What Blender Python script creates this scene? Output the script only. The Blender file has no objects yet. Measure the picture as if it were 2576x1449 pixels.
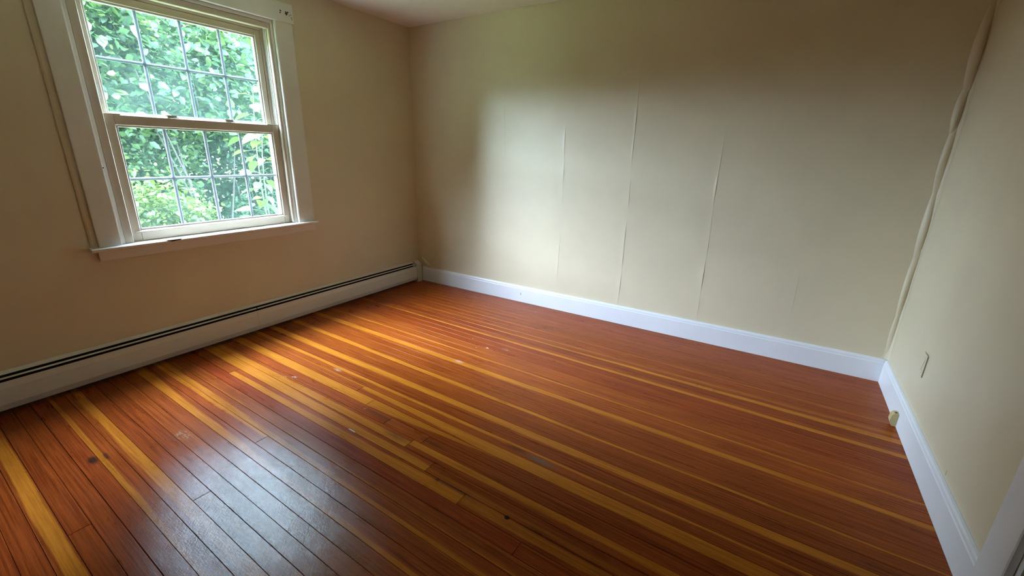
import bpy, math, random
import numpy as np
from mathutils import Vector, Matrix, Euler

random.seed(7)
SC = bpy.context.scene
COL = SC.collection

# ------------------------------------------------------------------ camera
cam_data = bpy.data.cameras.new('camera')
cam_data.sensor_width = 36.0
cam_data.lens = 1079.54 * 36.0 / 2576.0
cam_data.clip_start = 0.02
cam_data.clip_end = 300
cam = bpy.data.objects.new('camera', cam_data)
cam.location = (3.1364, -3.2052, 1.2867)
cam.rotation_euler = (1.267635, -0.021085, 0.560034)
COL.objects.link(cam)
SC.camera = cam

# ------------------------------------------------------------------ sky (bright overcast day) and exposure
world = bpy.data.worlds.new('overcast_sky')
SC.world = world
world.use_nodes = True
bg = world.node_tree.nodes['Background']
bg.inputs['Color'].default_value = (0.82, 0.96, 1.33, 1)
bg.inputs['Strength'].default_value = 98.0

# sampling portal in the window opening: gives off no light itself, only aims the sky's light samples
pl = bpy.data.lights.new('window_portal', 'AREA')
pl.shape = 'RECTANGLE'; pl.size = 1.36; pl.size_y = 1.06
pl.cycles.is_portal = True
po = bpy.data.objects.new('window_portal', pl)
po.location = (-0.172, -1.812, 1.42); po.rotation_euler = (0, math.radians(-90), 0)
COL.objects.link(po)

SC.view_settings.view_transform = 'Standard'
SC.view_settings.look = 'None'
SC.view_settings.exposure = 0.08
SC.view_settings.gamma = 1.0
SC.view_settings.use_curve_mapping = False
SC.cycles.max_bounces = 8
SC.cycles.diffuse_bounces = 5
SC.cycles.glossy_bounces = 4
SC.cycles.transmission_bounces = 6
SC.cycles.transparent_max_bounces = 16
SC.cycles.use_denoising = True
SC.cycles.use_adaptive_sampling = True
SC.cycles.adaptive_threshold = 0.04
SC.cycles.sample_clamp_indirect = 0

# ------------------------------------------------------------------ room measures (metres)
W = 3.836            # back wall length
H = 2.35             # ceiling height
YF = -4.9           # wall behind the camera
T = 0.16             # wall thickness
WY0, WY1, WZ0, WZ1 = -2.345, -1.279, 0.735, 2.112   # window opening in the left wall

# ------------------------------------------------------------------ helpers
class MB:
    """collects vertices and faces, then links them as one mesh object"""
    def __init__(self):
        self.v = []; self.f = []; self.m = []
    def add(self, verts, faces, mat=0):
        n = len(self.v)
        self.v += [tuple(p) for p in verts]
        self.f += [tuple(i + n for i in fc) for fc in faces]
        self.m += [mat] * len(faces)
        return self
    def box(self, x0, x1, y0, y1, z0, z1, mat=0):
        v = [(x, y, z) for x in (x0, x1) for y in (y0, y1) for z in (z0, z1)]
        return self.add(v, [(0, 1, 3, 2), (4, 6, 7, 5), (0, 4, 5, 1), (2, 3, 7, 6), (0, 2, 6, 4), (1, 5, 7, 3)], mat)
    def cbox(self, x0, x1, y0, y1, z0, z1, c=0.002, mat=0):
        """box with all edges cut by c"""
        xs, ys, zs = (x0, x1), (y0, y1), (z0, z1)
        v = []; idx = {}
        for i in (0, 1):
            for j in (0, 1):
                for k in (0, 1):
                    sx, sy, sz = (1, -1)[i], (1, -1)[j], (1, -1)[k]
                    p = (xs[i], ys[j], zs[k])
                    for a in range(3):
                        q = [p[0] + sx * c, p[1] + sy * c, p[2] + sz * c]
                        q[a] = p[a]
                        idx[(i, j, k, a)] = len(v); v.append(q)
        f = []
        for a, o1, o2 in ((0, 1, 2), (1, 0, 2), (2, 0, 1)):
            for s in (0, 1):
                ring = []
                for (p, q) in ((0, 0), (1, 0), (1, 1), (0, 1)):
                    key = [0, 0, 0]; key[a] = s; key[o1] = p; key[o2] = q
                    ring.append(idx[(*key, a)])
                f.append(ring)
        for a, o1, o2 in ((0, 1, 2), (1, 0, 2), (2, 0, 1)):     # edges along a
            for p in (0, 1):
                for q in (0, 1):
                    k0 = [0, 0, 0]; k0[o1] = p; k0[o2] = q
                    k1 = list(k0); k1[a] = 1
                    f.append([idx[(*k0, o1)], idx[(*k1, o1)], idx[(*k1, o2)], idx[(*k0, o2)]])
        for i in (0, 1):
            for j in (0, 1):
                for k in (0, 1):
                    f.append([idx[(i, j, k, 0)], idx[(i, j, k, 1)], idx[(i, j, k, 2)]])
        return self.add(v, f, mat)
    def extrude(self, prof, axis, a0, a1, mat=0):
        """closed 2D profile pushed along an axis; prof pairs are the two other axes in order"""
        n = len(prof); v = []
        for a in (a0, a1):
            for (p, q) in prof:
                v.append({'x': (a, p, q), 'y': (p, a, q), 'z': (p, q, a)}[axis])
        f = [tuple(range(n)), tuple(range(2 * n - 1, n - 1, -1))]
        f += [(i, (i + 1) % n, n + (i + 1) % n, n + i) for i in range(n)]
        return self.add(v, f, mat)
    def tube(self, pts, rad, sides=6, mat=0):
        pts = [Vector(p) for p in pts]; rings = []
        for i, p in enumerate(pts):
            d = (pts[min(i + 1, len(pts) - 1)] - pts[max(i - 1, 0)]).normalized()
            a = d.cross(Vector((0.31, 0.95, 0.1))).normalized(); b = d.cross(a)
            r = rad[i] if isinstance(rad, (list, tuple)) else rad
            rings.append([p + (a * math.cos(t) + b * math.sin(t)) * r for t in (2 * math.pi * k / sides for k in range(sides))])
        v = [q for r in rings for q in r]; f = []
        for i in range(len(pts) - 1):
            for k in range(sides):
                k2 = (k + 1) % sides
                f.append((i * sides + k, i * sides + k2, (i + 1) * sides + k2, (i + 1) * sides + k))
        f.append(tuple(range(sides))[::-1]); f.append(tuple(range((len(pts) - 1) * sides, len(pts) * sides)))
        return self.add(v, f, mat)
    def mesh(self, name, mats, smooth=False):
        me = bpy.data.meshes.new(name)
        me.from_pydata(self.v, [], self.f)
        for m in (mats if isinstance(mats, (list, tuple)) else [mats]):
            me.materials.append(m)
        me.polygons.foreach_set('material_index', self.m)
        if smooth:
            me.polygons.foreach_set('use_smooth', [True] * len(me.polygons))
        import bmesh
        bm = bmesh.new(); bm.from_mesh(me)
        bmesh.ops.recalc_face_normals(bm, faces=bm.faces)
        bm.to_mesh(me); bm.free()
        me.update()
        return me
    def build(self, name, mats, parent=None, smooth=False, loc=None):
        o = bpy.data.objects.new(name, self.mesh(name, mats, smooth))
        COL.objects.link(o)
        if loc: o.location = loc
        if parent: o.parent = parent
        return o

def empty(name, loc=(0, 0, 0)):
    o = bpy.data.objects.new(name, None)
    o.location = loc; o.empty_display_size = 0.1
    COL.objects.link(o)
    return o

def tag(o, label, cat, group=None, kind=None):
    o['label'] = label; o['category'] = cat
    if group: o['group'] = group
    if kind: o['kind'] = kind
    return o

# ------------------------------------------------------------------ node helpers
class NT:
    def __init__(self, name):
        self.mat = bpy.data.materials.new(name)
        self.mat.use_nodes = True
        self.t = self.mat.node_tree
        self.t.nodes.clear()
        self.out = self.t.nodes.new('ShaderNodeOutputMaterial')
    def n(self, typ, **kw):
        nd = self.t.nodes.new('ShaderNode' + typ)
        for k, v in kw.items(): setattr(nd, k, v)
        return nd
    def put(self, sock, val):
        if isinstance(val, bpy.types.NodeSocket): self.t.links.new(val, sock)
        elif val is not None:
            if hasattr(sock.default_value, '__len__') and not hasattr(val, '__len__'):
                sock.default_value = [val] * len(sock.default_value)
            elif hasattr(sock.default_value, '__len__') and len(sock.default_value) == 4 and len(val) == 3:
                sock.default_value = (*val, 1)
            else: sock.default_value = val
    def math(self, op, a, b=None, c=None, clamp=False):
        nd = self.n('Math', operation=op, use_clamp=clamp)
        self.put(nd.inputs[0], a)
        if b is not None: self.put(nd.inputs[1], b)
        if c is not None: self.put(nd.inputs[2], c)
        return nd.outputs[0]
    def vmath(self, op, a, b=None):
        nd = self.n('VectorMath', operation=op)
        self.put(nd.inputs[0], a)
        if b is not None: self.put(nd.inputs[1], b)
        return nd.outputs['Value'] if op in ('LENGTH', 'DOT_PRODUCT', 'DISTANCE') else nd.outputs[0]
    def noise(self, vec, scale, detail=3, rough=0.5, out='Fac'):
        nd = self.n('TexNoise')
        self.put(nd.inputs['Vector'], vec); self.put(nd.inputs['Scale'], scale)
        self.put(nd.inputs['Detail'], detail); self.put(nd.inputs['Roughness'], rough)
        return nd.outputs[out]
    def mix(self, fac, a, b, blend='MIX'):
        nd = self.n('Mix', data_type='RGBA', blend_type=blend)
        self.put(nd.inputs[0], fac); self.put(nd.inputs[6], a); self.put(nd.inputs[7], b)
        return nd.outputs[2]
    def ramp(self, v, lo, hi, a=0.0, b=1.0):
        nd = self.n('MapRange', interpolation_type='SMOOTHSTEP')
        for i, x in enumerate((v, lo, hi, a, b)): self.put(nd.inputs[i], x)
        return nd.outputs[0]
    def lin(self, v, lo, hi, a=0.0, b=1.0):
        nd = self.n('MapRange')
        for i, x in enumerate((v, lo, hi, a, b)): self.put(nd.inputs[i], x)
        return nd.outputs[0]
    def sep(self, v):
        nd = self.n('SeparateXYZ'); self.put(nd.inputs[0], v)
        return nd.outputs[0], nd.outputs[1], nd.outputs[2]
    def comb(self, x, y, z):
        nd = self.n('CombineXYZ')
        for i, q in enumerate((x, y, z)): self.put(nd.inputs[i], q)
        return nd.outputs[0]
    def bump(self, h, strength=0.3, dist=0.01):
        nd = self.n('Bump'); self.put(nd.inputs['Strength'], strength); self.put(nd.inputs['Distance'], dist)
        self.put(nd.inputs['Height'], h)
        return nd.outputs[0]
    def principled(self, color, rough, normal=None, spec=0.5, **kw):
        nd = self.n('BsdfPrincipled')
        self.put(nd.inputs['Base Color'], color); self.put(nd.inputs['Roughness'], rough)
        self.put(nd.inputs['Specular IOR Level'], spec)
        if normal is not None: self.put(nd.inputs['Normal'], normal)
        for k, v in kw.items(): self.put(nd.inputs[k.replace('_', ' ')], v)
        self.t.links.new(nd.outputs[0], self.out.inputs[0])
        return nd
    def pos(self): return self.n('NewGeometry').outputs['Position']
    def obj(self): return self.n('TexCoord').outputs['Object']
    def attr(self, name, typ='OBJECT'):
        nd = self.n('Attribute', attribute_type=typ, attribute_name=name)
        return nd

def paint(name, color, rough=0.55, var=0.05, bump_s=0.12, bump_d=0.002, scale=60.0, spec=0.3, dirt=None):
    k = NT(name); p = k.pos()
    big = k.noise(p, 2.3, 4, 0.6); fine = k.noise(p, scale, 4, 0.6)
    c0 = tuple(max(0, c * (1 - var)) for c in color); c1 = tuple(min(1, c * (1 + var)) for c in color)
    col = k.mix(k.ramp(big, 0.35, 0.65), c0, c1)
    if dirt:
        col = k.mix(k.ramp(k.noise(p, 38, 5, 0.7), 0.66, 0.74, 0, dirt), col, (0.24, 0.20, 0.14))
    h = k.math('ADD', k.math('MULTIPLY', big, 2.0), fine)
    k.principled(col, k.lin(fine, 0.3, 0.7, rough - 0.06, rough + 0.06), k.bump(h, bump_s, bump_d), spec)
    return k.mat

M = {}
M['wall'] = paint('wall_paint_beige', (0.66, 0.575, 0.40), 0.44, 0.025, 0.18, 0.0012, 140.0, 0.4)
M['ceiling'] = paint('ceiling_paint', (0.78, 0.74, 0.68), 0.8, 0.03, 0.2, 0.001, 90.0, 0.2)
M['trim'] = paint('trim_paint_white', (0.75, 0.755, 0.762), 0.38, 0.03, 0.10, 0.0015, 70.0, 0.45, dirt=0.35)
M['casing'] = paint('casing_paint_offwhite', (0.72, 0.70, 0.63), 0.42, 0.03, 0.12, 0.0015, 60.0, 0.4, dirt=0.25)
M['sash'] = paint('sash_vinyl_offwhite', (0.56, 0.49, 0.385), 0.45, 0.02, 0.04, 0.0008, 60.0, 0.4)
M['edge'] = paint('glazing_bead_white', (0.58, 0.60, 0.58), 0.4, 0.02, 0.03, 0.0008, 60.0, 0.4)
M['muntin'] = paint('muntin_grey_white', (0.34, 0.41, 0.44), 0.5, 0.02, 0.02, 0.0008, 60.0, 0.4)
M['heater'] = paint('heater_enamel', (0.66, 0.62, 0.53), 0.36, 0.02, 0.03, 0.001, 30.0, 0.45)
M['dark'] = paint('recess_shade_black', (0.008, 0.007, 0.006), 0.7, 0.1)  # near-black standing in for the shade inside the heater
M['chip'] = paint('chipped_bare_wood', (0.06, 0.045, 0.03), 0.8, 0.2)
M['seam'] = paint('grimy_paint_crack', (0.32, 0.26, 0.16), 0.8, 0.2)
M['brass'] = paint('latch_tan', (0.55, 0.49, 0.40), 0.4, 0.03)
M['block'] = paint('block_raw_wood', (0.46, 0.37, 0.18), 0.65, 0.08, 0.2, 0.001, 90)
M['subfloor'] = paint('subfloor_dark', (0.03, 0.018, 0.01), 0.9, 0.2)
M['hall_floor'] = paint('hall_floor_brown', (0.10, 0.035, 0.012), 0.4, 0.2)
M['siding'] = paint('outside_siding', (0.6, 0.6, 0.58), 0.7, 0.05)
M['lawn'] = paint('lawn_green', (0.120, 0.165, 0.045), 0.9, 0.3, 0.4, 0.02, 8.0)
M['drive'] = paint('pale_concrete', (0.40, 0.39, 0.37), 0.9, 0.1)
M['bark'] = paint('bark_brown', (0.010, 0.009, 0.006), 0.85, 0.25, 0.5, 0.01, 30)
M['stalk'] = paint('stalk_green', (0.014, 0.026, 0.007), 0.6, 0.15)

def glass_mat(name, tint, haze0, haze1, z0, z1):
    """window glass with a film of dust that catches the daylight, thicker low on the pane"""
    k = NT(name); p = k.pos()
    tr = k.n('BsdfTransparent'); k.put(tr.inputs[0], tint)
    gl = k.n('BsdfGlossy'); k.put(gl.inputs['Roughness'], 0.02)
    fr = k.n('Fresnel'); k.put(fr.inputs[0], 1.45)
    m1 = k.n('MixShader'); k.put(m1.inputs[0], k.math('MULTIPLY', fr.outputs[0], 0.8))
    k.t.links.new(tr.outputs[0], m1.inputs[1]); k.t.links.new(gl.outputs[0], m1.inputs[2])
    tl = k.n('BsdfTranslucent'); k.put(tl.inputs[0], (0.56, 0.93, 0.74))
    x, y, z = k.sep(p)
    film = k.lin(z, z0, z1, haze0, haze1)
    spots = k.lin(k.noise(p, 5.0, 5, 0.65), 0.35, 0.7, 0.55, 1.5)
    m2 = k.n('MixShader'); k.put(m2.inputs[0], k.math('MULTIPLY', film, spots))
    k.t.links.new(m1.outputs[0], m2.inputs[1]); k.t.links.new(tl.outputs[0], m2.inputs[2])
    k.t.links.new(m2.outputs[0], k.out.inputs[0])
    return k.mat
M['glass_up'] = glass_mat('upper_glass', (0.82, 0.96, 0.90), 0.0170, 0.0060, 1.45, 2.0)
M['glass_lo'] = glass_mat('lower_glass', (0.90, 0.97, 0.93), 0.0125, 0.0095, 0.8, 1.4)

def leaf_mat(name, dark, mid, light):
    k = NT(name)
    a = k.attr('tint', 'GEOMETRY').outputs['Fac']
    col = k.mix(k.ramp(a, 0.0, 0.55), dark, mid)
    col = k.mix(k.ramp(a, 0.6, 1.0), col, light)
    d = k.n('BsdfDiffuse'); k.put(d.inputs[0], col)
    t = k.n('BsdfTranslucent'); k.put(t.inputs[0], k.mix(0.5, col, light))
    m = k.n('MixShader'); k.put(m.inputs[0], 0.38)
    k.t.links.new(d.outputs[0], m.inputs[1]); k.t.links.new(t.outputs[0], m.inputs[2])
    g = k.n('BsdfGlossy'); k.put(g.inputs['Roughness'], 0.45); k.put(g.inputs[0], (0.8, 1, 0.95))
    m2 = k.n('MixShader'); k.put(m2.inputs[0], 0.012)
    k.t.links.new(m.outputs[0], m2.inputs[1]); k.t.links.new(g.outputs[0], m2.inputs[2])
    k.t.links.new(m2.outputs[0], k.out.inputs[0])
    return k.mat
M['leaf_mid'] = leaf_mat('leaf_mid_green', (0.011, 0.027, 0.008), (0.023, 0.052, 0.012), (0.042, 0.076, 0.015))
M['leaf_yellow'] = leaf_mat('leaf_yellow_green', (0.014, 0.030, 0.004), (0.034, 0.058, 0.008), (0.066, 0.085, 0.010))
M['leaf_teal'] = leaf_mat('leaf_blue_green', (0.009, 0.026, 0.011), (0.019, 0.046, 0.017), (0.034, 0.066, 0.020))
M['leaf_vine'] = leaf_mat('leaf_vine_green', (0.009, 0.022, 0.008), (0.020, 0.044, 0.014), (0.044, 0.068, 0.011))
M['leaf_broad'] = leaf_mat('leaf_broad_green', (0.012, 0.028, 0.007), (0.026, 0.052, 0.012), (0.048, 0.075, 0.012))

dark = (0.020, 0.010, 0.006); grey = (0.15, 0.13, 0.10); pale = (0.62, 0.52, 0.42); white = (0.80, 0.78, 0.74)
SL = 0.022
SPOTS = [   # x, y, half length, half width, colour, strength, softness, broken, angle
    (0.829, -2.846, 0.050, 0.022, dark, 0.9, 0.7),
    (0.842, -2.806, 0.055, 0.012, dark, 0.75, 0.8),
    (2.472, -2.130, 0.014, 0.012, (0.01, 0.005, 0.004), 0.95, 0.5),
    (2.43, -1.792, 0.110, 0.020, grey, 0.7, 0.8),
    (2.30, -1.775, 0.080, 0.010, dark, 0.6, 0.8),
    (2.13, -2.125, 0.012, 0.008, dark, 0.7, 0.5),
    (1.56, -1.945, 0.26, 0.024, (0.06, 0.035, 0.018), 0.45, 0.9),
    (1.78, -2.020, 0.13, 0.030, (0.06, 0.038, 0.018), 0.5, 0.9),
    (1.95, -1.96, 0.10, 0.02, (0.05, 0.025, 0.01), 0.5, 0.9),
    (2.22, -2.125, 0.16, 0.014, (0.05, 0.035, 0.018), 0.55, 0.9),
    (0.95, -2.561, 0.075, 0.040, (0.36, 0.26, 0.15), 0.6, 0.5, 0.8),
    (1.571, -0.984, 0.022, 0.010, (0.70, 0.55, 0.42), 0.9, 0.4, 0.9),
    (1.690, -0.938, 0.034, 0.016, (0.34, 0.25, 0.16), 0.85, 0.4, 0.9),
    (1.505, -1.02, 0.007, 0.005, pale, 0.6, 0.5),
    (1.395, -0.912, 0.007, 0.005, pale, 0.6, 0.5),
    (0.999, -1.758, 0.050, 0.018, (0.44, 0.25, 0.15), 0.6, 0.9),
    (1.00, -1.762, 0.012, 0.006, pale, 0.6, 0.6, 0.8),
    (0.862, -1.957, 0.030, 0.008, white, 0.8, 0.5, 0.8, 0.5),
    (0.815, -1.985, 0.028, 0.007, (0.75, 0.55, 0.35), 0.7, 0.5, 0.8),
    (1.568, -2.104, 0.030, 0.0045, white, 0.95, 0.4),
    (1.540, -1.252, 0.050, 0.022, (0.72, 0.50, 0.36), 0.5, 1.0),
    (1.47, -1.945, 0.014, 0.009, (0.45, 0.22, 0.15), 0.5, 0.8),
]
def wood_floor_mat(spots=(), worn_sheen=False):
    """one varnish-and-grain material; tone and the pale sapwood stripe come from each plank's own properties"""
    k = NT('fir_plank')
    o = k.obj(); x, y, z = k.sep(o)
    P = k.pos(); px, py, pz = k.sep(P)
    tone = k.attr('tone'); s0 = k.attr('sap_start'); s1 = k.attr('sap_end')
    tr, tg, tb = k.sep(tone.outputs['Vector'])         # brightness, redness, seed
    lo0, hi0, st = k.sep(s0.outputs['Vector'])
    lo1, hi1, ln = k.sep(s1.outputs['Vector'])
    sx = k.math('ADD', x, k.math('MULTIPLY', tb, 37.0))
    sy = k.math('ADD', y, k.math('MULTIPLY', tb, 11.0))
    t = k.math('DIVIDE', x, ln)
    lo = k.math('ADD', lo0, k.math('MULTIPLY', t, k.math('SUBTRACT', lo1, lo0)))
    hi = k.math('ADD', hi0, k.math('MULTIPLY', t, k.math('SUBTRACT', hi1, hi0)))
    wob = k.noise(k.comb(k.math('MULTIPLY', sx, 1.1), k.math('MULTIPLY', sy, 3.0), 0), 2.2, 3, 0.55)
    v = k.math('SUBTRACT', 0.5, k.math('DIVIDE', y, 0.0617))
    vw = k.math('ADD', v, k.math('MULTIPLY', k.math('SUBTRACT', wob, 0.5), 0.34))
    up = k.ramp(k.math('SUBTRACT', k.math('ADD', vw, k.math('MULTIPLY', k.math('LESS_THAN', lo, 0.03), 0.5)), lo), -0.06, 0.06)
    dn = k.ramp(k.math('SUBTRACT', hi, k.math('SUBTRACT', vw, k.math('MULTIPLY', k.math('GREATER_THAN', hi, 0.97), 0.5))), -0.06, 0.06)
    sap = k.math('MULTIPLY', k.math('MULTIPLY', up, dn), st)
    g1 = k.noise(k.comb(k.math('MULTIPLY', sx, 0.9), k.math('MULTIPLY', sy, 46.0), 0), 3.0, 4, 0.62)
    g2 = k.noise(k.comb(k.math('MULTIPLY', sx, 2.5), k.math('MULTIPLY', sy, 170.0), 0), 3.0, 3, 0.6)
    blot = k.noise(k.comb(k.math('MULTIPLY', sx, 1.0), k.math('MULTIPLY', sy, 4.0), 0), 4.5, 4, 0.6)
    heart = k.mix(k.ramp(g1, 0.32, 0.68), (0.190, 0.034, 0.0045), (0.360, 0.084, 0.0105))
    heart = k.mix(tg, heart, k.mix(1.0, heart, (1.05, 0.70, 0.90), 'MULTIPLY'))
    sapc = k.mix(k.ramp(g1, 0.30, 0.70), (0.40, 0.120, 0.009), (0.57, 0.200, 0.018))
    col = k.mix(sap, heart, sapc)
    col = k.mix(1.0, col, k.comb(tr, tr, tr), 'MULTIPLY')
    sh = k.lin(k.math('ADD', k.math('MULTIPLY', g2, 0.6), k.math('MULTIPLY', blot, 0.6)), 0.35, 0.85, 0.82, 1.16)
    col = k.mix(1.0, col, k.comb(sh, sh, sh), 'MULTIPLY')
    # wear, stains, knots and paint flecks, each at its place on the floor
    br = k.noise(k.comb(k.math('MULTIPLY', px, 18), k.math('MULTIPLY', py, 55), 0), 2.2, 4, 0.7) if spots else None
    rough_add = None
    def spot(cx, cy, rx, ry, color, s, soft=0.5, broken=0.0, ang=-0.022):
        nonlocal col
        dx = k.math('SUBTRACT', px, cx); dy = k.math('SUBTRACT', py, cy)
        ca, sa = math.cos(ang), math.sin(ang)
        a = k.math('DIVIDE', k.math('ADD', k.math('MULTIPLY', dx, ca), k.math('MULTIPLY', dy, sa)), rx)
        b = k.math('DIVIDE', k.math('SUBTRACT', k.math('MULTIPLY', dy, ca), k.math('MULTIPLY', dx, sa)), ry)
        r = k.math('SQRT', k.math('ADD', k.math('MULTIPLY', a, a), k.math('MULTIPLY', b, b)))
        r = k.math('ADD', r, k.math('MULTIPLY', k.math('SUBTRACT', br, 0.5), 0.9 if broken else 0.5))
        m = k.ramp(r, 1.0 - soft, 1.0, s, 0.0)
        if broken:
            m = k.math('MULTIPLY', m, k.ramp(br, 0.5, 0.5 + 0.25 * (1.05 - broken)))
        col = k.mix(m, col, color)
        return m
    for q in spots: spot(*q)
    wav = k.noise(P, 9.0, 2, 0.5)
    h = k.math('ADD', k.math('MULTIPLY', wav, 0.9), k.math('MULTIPLY', g2, 0.10))
    rough = k.lin(blot, 0.3, 0.7, 0.26, 0.34); spec = 0.13
    if worn_sheen:            # scuffed, pitted strip; gloss raised there to paint in the window's sheen
        wx = k.math('DIVIDE', k.math('SUBTRACT', px, 1.68), 0.62); wy = k.math('DIVIDE', k.math('SUBTRACT', py, -2.62), 0.40)
        wr = k.math('SQRT', k.math('ADD', k.math('MULTIPLY', wx, wx), k.math('MULTIPLY', wy, wy)))
        worn = k.ramp(wr, 0.15, 1.1, 1.0, 0.0)
        col = k.mix(k.math('MULTIPLY', worn, 0.35), col, (0.17, 0.105, 0.055))
        pits = k.noise(k.comb(k.math('MULTIPLY', px, 30), k.math('MULTIPLY', py, 90), 0), 2.0, 4, 0.7)
        scr = k.noise(k.comb(k.math('ADD', k.math('MULTIPLY', px, 55), k.math('MULTIPLY', py, 50)), k.math('SUBTRACT', k.math('MULTIPLY', py, 10), k.math('MULTIPLY', px, 10)), 0), 2.0, 3, 0.65)
        h = k.math('ADD', h, k.math('MULTIPLY', k.math('MULTIPLY', k.math('ADD', pits, scr), worn), 0.34))
        rough = k.math('ADD', rough, k.math('MULTIPLY', worn, k.lin(pits, 0.3, 0.7, -0.11, 0.01)))
        spec = k.math('ADD', 0.13, k.math('MULTIPLY', worn, 0.95))
    k.principled(col, rough, k.bump(h, 0.5, 0.004), spec)
    return k.mat
FLOOR_MATS = {}
def plank_mat(x0, x1, ya, yb):
    """the plain plank material, or the one that adds the stains, wear and painted-in sheen of this plank"""
    sp = tuple(i for i, q in enumerate(SPOTS) if x0 - q[2] < q[0] < x1 + q[2] and ya - q[3] < q[1] + SL * (q[0] - 1.5) < yb + q[3])
    wn = -3.05 < (ya + yb) / 2 < -2.05
    if (sp, wn) not in FLOOR_MATS: FLOOR_MATS[(sp, wn)] = wood_floor_mat([SPOTS[i] for i in sp], wn)
    return FLOOR_MATS[(sp, wn)]


# ------------------------------------------------------------------ room shell
def structure(o, label, cat):
    return tag(o, label, cat, kind='structure')

# window wall (left): four blocks around the opening, one mesh
m = MB()
m.box(-T, 0, YF - T, WY0, 0, H); m.box(-T, 0, WY1, 0, 0, H)
m.box(-T, 0, WY0, WY1, 0, WZ0); m.box(-T, 0, WY0, WY1, WZ1, H)
wall_left = structure(m.build('wall_left', M['wall']), 'beige painted window wall above the white baseboard heater', 'wall')

m = MB(); m.box(-T, W + T, 0.0012, T, 0, H)
wall_back = structure(m.build('wall_back', M['wall']), 'beige papered wall with vertical curling seams, without window or outlet', 'wall')

# the wall paper on the back wall hangs in strips whose edges lift here and there
LIFT = {   # seam number: (from z, to z, lift) of the stretches where the paper edge curls off the wall
    1: [(0.9, 1.2, .0008)], 2: [(1.22, 1.80, .0032), (.55, .75, .0010)],
    3: [(1.28, 1.50, .0052), (1.06, 1.24, .0042), (.90, .98, .0025), (.26, .64, .0030)],
    4: [(1.70, 2.10, .0022), (1.22, 1.86, .0046), (.92, 1.12, .0046), (.46, .82, .0054), (.15, .45, .0044)],
    5: [(1.30, 1.52, .0014), (.96, 1.34, .0048), (.62, .95, .0030), (.36, .62, .0054), (.16, .34, .0022)],
    6: [(.25, .70, .0016)]}
def strip(x0, x1, seed, amp_l, amp_r, last=False):
    rnd = random.Random(seed)
    nz = 94; zs = [0.004 + (H - 0.008) * i / nz for i in range(nz + 1)]
    def edge(k_, sc_):
        out = []
        for z in zs:
            h_ = 0.0
            for (za, zb, am) in LIFT.get(k_, ()):
                if za < z < zb:
                    t_ = (z - za) / (zb - za)
                    h_ = max(h_, 0.72 * am * math.sin(math.pi * t_) ** 0.6 * (0.75 + 0.25 * math.sin(31 * z + k_)))
            out.append(h_ * sc_)
        return out
    el, er = edge(seed - 1, amp_l), edge(seed, amp_r)
    us = [0.0, 0.005, 0.012, 0.024, 0.045]
    us = us + [(x1 - x0) * 0.5] + [(x1 - x0) - u for u in reversed(us)]
    wl = [1.0, 0.95, 0.55, 0.16, 0.0, 0.0, 0.0, 0.0, 0.0, 0.0, 0.0]
    wr_ = wl[::-1]
    v = []; f = []
    for i, z in enumerate(zs):
        jl, jr = [0 if e_ else 0.0040 * math.sin(4 * z + q) + 0.0018 * math.sin(11 * z + q * 2) for q, e_ in ((seed, seed == 1), (seed + 1, last))]
        for j, u in enumerate(us):
            off = el[i] * wl[j] + er[i] * wr_[j]
            xx = x0 + u + (jl if j in (0, 1) else jr if j >= len(us) - 2 else 0)
            v.append((xx, -0.0006 - off, z))
    n = len(us)
    for i in range(nz):
        for j in range(n - 1):
            f.append((i * n + j, i * n + j + 1, (i + 1) * n + j + 1, (i + 1) * n + j))
    mb = MB(); mb.add(v, f)
    # cut edges of the paper, with vertices of their own so that they stay crisp
    for col_ in (0, n - 1):
        e0 = [v[i * n + col_] for i in range(nz + 1)]
        mb.add(e0 + [(p[0], min(0.0010, p[1] + .0007), p[2]) for p in e0],
               [(i, i + 1, i + 1 + nz + 1, i + nz + 1) for i in range(nz)])
    return mb.build('wallpaper_strip', M['wall'], wall_back, smooth=True)
seams = [0.0, 0.495, 1.05, 1.612, 2.156, 2.742, 3.30, W]
for i in range(len(seams) - 1):
    strip(seams[i], seams[i + 1], i + 1, 0.35, 1.0, i == len(seams) - 2)

# right wall with a door opening behind its casing
DY0, DY1, DZ = -2.55, -1.745, 2.03
m = MB()
m.box(W, W + T, DY1, 0.0, 0, H); m.box(W, W + T, YF - T, DY0, 0, H); m.box(W, W + T, DY0, DY1, DZ, H)
wall_right = structure(m.build('wall_right', M['wall']), 'beige wall with the painted-over outlet plate', 'wall')
m = MB(); m.box(-T, W + T, YF - T, YF, 0, H)
wall_front = structure(m.build('wall_front', M['wall']), 'plain beige wall facing the papered wall', 'wall')
m = MB(); m.box(-T, W + T, YF - T, T, H, H + 0.12)
ceiling = structure(m.build('ceiling', M['ceiling']), 'off-white painted ceiling', 'ceiling')
m = MB(); m.box(-T, W + T, YF - T, T, -0.14, -0.014)
floor = structure(m.build('floor', M['subfloor']), 'narrow-board fir floor, red-brown with yellow streaks', 'floor')

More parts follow.
